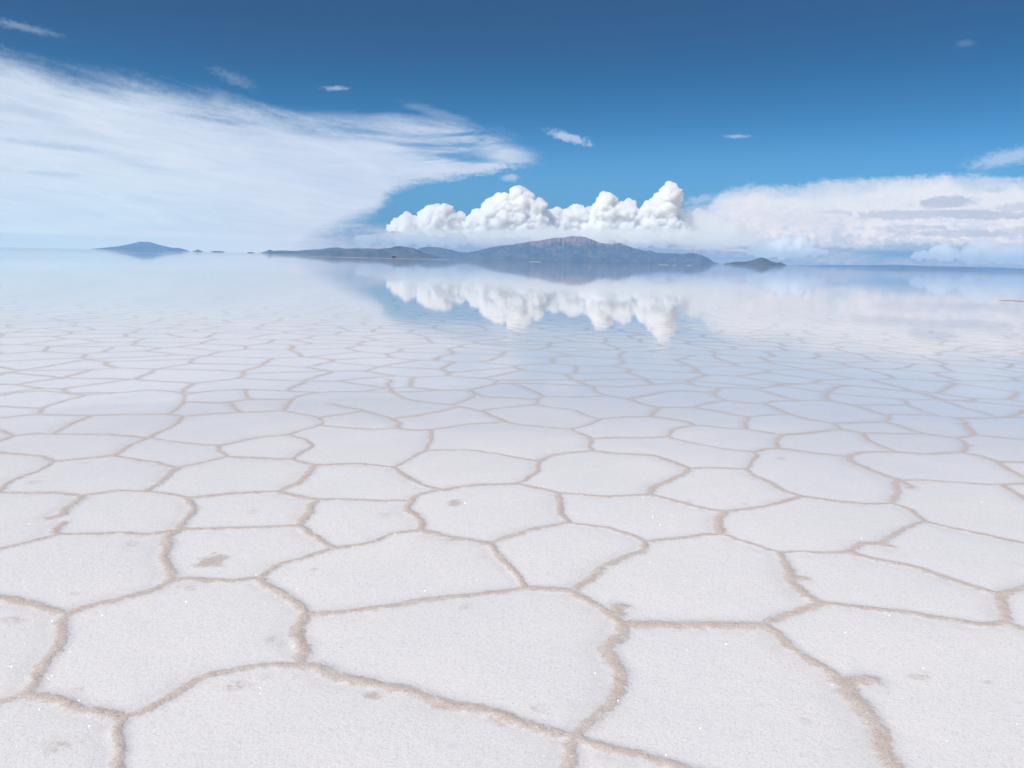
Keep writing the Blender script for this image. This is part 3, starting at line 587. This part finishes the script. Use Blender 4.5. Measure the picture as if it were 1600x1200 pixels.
# low band of grey-blue layer cloud behind the islands
topM = t.curve(U, pc([(300,420),(420,385),(520,352),(600,350),(700,348),(850,345),(1000,345),(1080,340),(1150,330),(1300,380),(1400,400)]), -40, 40)
cM = t.mul(t.ss(t.add(t.sub(topM, V), t.mul(t.sub(nh, .5), 1.0)), -.1, .45), t.lin(nh, .3, .7, .55, .95))
colM = t.mix(t.ss(t.add(t.mul(nh, .6), t.mul(nf, .4)), .42, .62), tuple(S(x) for x in (.235, .335, .52)), tuple(S(x) for x in (.37, .425, .56)))
def blob(x, y, hw, hh, ang=0, amp=1.0, soft=.8, n=None, na=.8):
    """a soft patch centred on a direction; half sizes in photo pixels"""
    u0, v0_ = A(x, y); k = 1 / (57.3 / F); a = math.radians(ang); c, s_ = math.cos(a), math.sin(a)
    du = t.sub(U, u0); dv = t.sub(V, v0_)
    p = t.mul(t.add(t.mul(du, c), t.mul(dv, s_)), k / hw); q = t.mul(t.add(t.mul(du, -s_), t.mul(dv, c)), k / hh)
    r = t.m('SQRT', t.add(t.mul(p, p), t.mul(q, q)))
    r = t.add(r, t.mul(t.sub(n if n is not None else nf, .5), na * 2))
    return t.mul(t.ss(r, 1.25, 1.25 - soft), amp)
def union(lst):
    r = lst[0]
    for b in lst[1:]: r = t.mx(r, b)
    return r
wisps = union([blob(888,215,36,7,-14,.62,.9,nf,1.1), blob(525,138,20,4,4,.42,1.1,nf,1.0), blob(1153,213,22,3,0,.42,1.1,nf,.9), blob(797,278,14,6,0,.5,.9), blob(1575,246,50,12,12,.5,1.0),
 blob(365,122,34,9,-18,.16,1.2,nf,1.2), blob(343,155,16,10,20,.22,1.2,nf,1.2), blob(35,42,46,6,-6,.26,1.2,nf,1.1), blob(1508,68,12,5,0,.10,1.0), blob(690,180,60,9,-14,.22,1.1, nst2, 1.0),
 blob(790,240,50,14,-4,.42,1.1, nst2, 1.2), blob(265,365,50,4,-1,.4,.8, nf, .4), blob(560,185,120,12,0,.25,1.2,nst2,1.0), blob(1095,312,34,8,10,.45,1.2,nf,1.0), blob(1110,325,60,10,6,.5,1.1,nw,.8), blob(1085,347,80,14,0,.6,1.1,nw,.7)])
greys = union([blob(1478,316,34,8,3,.8,.5), blob(1410,336,62,6,0,.65,.5), blob(1520,335,70,6,-2,.75,.5), blob(1305,332,28,3,0,.45,.6), blob(1555,297,14,4,4,.5,.7), blob(1590,323,30,6,6,.5,.7),
 blob(1430,355,46,3.5,0,.45,.6), blob(1510,365,70,5,0,.55,.6), blob(1400,361,34,4,-6,.4,.7), blob(1590,360,30,6,10,.45,.7), blob(1195,297,26,4,0,.22,.9), blob(1225,325,14,3,0,.2,.9), blob(1250,345,120,22,0,.28,1.2, nw, .5)])
gapsL = union([blob(40,175,110,12,-8,.22,1.2,nst,.8), blob(90,228,80,5,-3,.25,1.0), blob(85,272,46,4,0,.2,1.0), blob(220,258,90,9,-12,.15,1.2,nst,.8), blob(720,246,80,7,-3,.85,1.1,nst2,.7), blob(640,226,80,6,-4,.6,1.1,nst2,.8), blob(560,205,60,5,-3,.35,1.2,nst2,.8), blob(815,258,40,5,-3,.6,1.0)])
white = tuple(S(x) for x in (.50, .565, .665)); whiteR = tuple(S(x) for x in (.53, .575, .65)); bluish = tuple(S(x) for x in (.44, .56, .68))
colL = t.mix(t.ss(V, 7.0, .2), white, bluish)
colL = t.mix(t.ss(U, A(150,300)[0], A(560,300)[0]), colL, tuple(S(x) for x in (.47, .53, .645)))
skyc = t.mix(t.mul(t.ss(V, 9.0, 2.2), .88), skyc, tuple(S(x) for x in (.10, .245, .425)))
skyc = t.mix(t.ss(V, 1.8, .2), skyc, tuple(S(x) for x in (.175, .315, .535)))
col = t.mix(cM, skyc, colM)
cL = t.mul(cL, t.sub(1.0, t.mul(gapsL, 1.0)))
col = t.mix(cL, col, colL)
cRw = t.mix(t.ss(V, 4.2, 1.0), whiteR, tuple(S(x) for x in (.39, .45, .60)))
cRw = t.mix(t.ss(t.add(t.mul(nf, .5), t.mul(nw, .5)), .4, .6), cRw, tuple(S(x) for x in (.60, .60, .66)))
col = t.mix(cR, col, cRw)
col = t.mix(t.mul(greys, cR), col, tuple(S(x) for x in (.31, .38, .51)))
col = t.mix(wisps, col, tuple(S(x) for x in (.47, .53, .65)))
T = t.m('EXPONENT', t.mul(t.mn(29000.0, t.m('DIVIDE', 450.0, t.mx(dz, .001))), -4.9e-5)); T = t.mx(T, .2)
air = t.vm('SCALE', tuple(S(x) for x in AIR), sc=t.sub(1.0, T))
col = t.vm('MAXIMUM', t.vm('SCALE', t.vm('SUBTRACT', col, air), sc=t.m('DIVIDE', 1.0, T)), (.2, .3, .4))
bg = t.new('ShaderNodeBackground'); bg.inputs['Strength'].default_value = STR; t.l.new(col, bg.inputs['Color'])
wo = t.new('ShaderNodeOutputWorld'); t.l.new(bg.outputs[0], wo.inputs[0])
# ------------------------------------------------------------------ render settings
sc.render.engine = 'CYCLES'; cy = sc.cycles; cy.max_bounces = 32; cy.diffuse_bounces = 3; cy.glossy_bounces = 4; cy.transparent_max_bounces = 24; cy.volume_bounces = 32
cy.use_denoising = True; cy.sample_clamp_indirect = 6; cy.caustics_reflective = False; cy.caustics_refractive = False
w.cycles.sampling_method = 'AUTOMATIC'
vs = sc.view_settings; vs.view_transform = 'Standard'; vs.look = 'None'; vs.gamma = 1; vs.exposure = .48
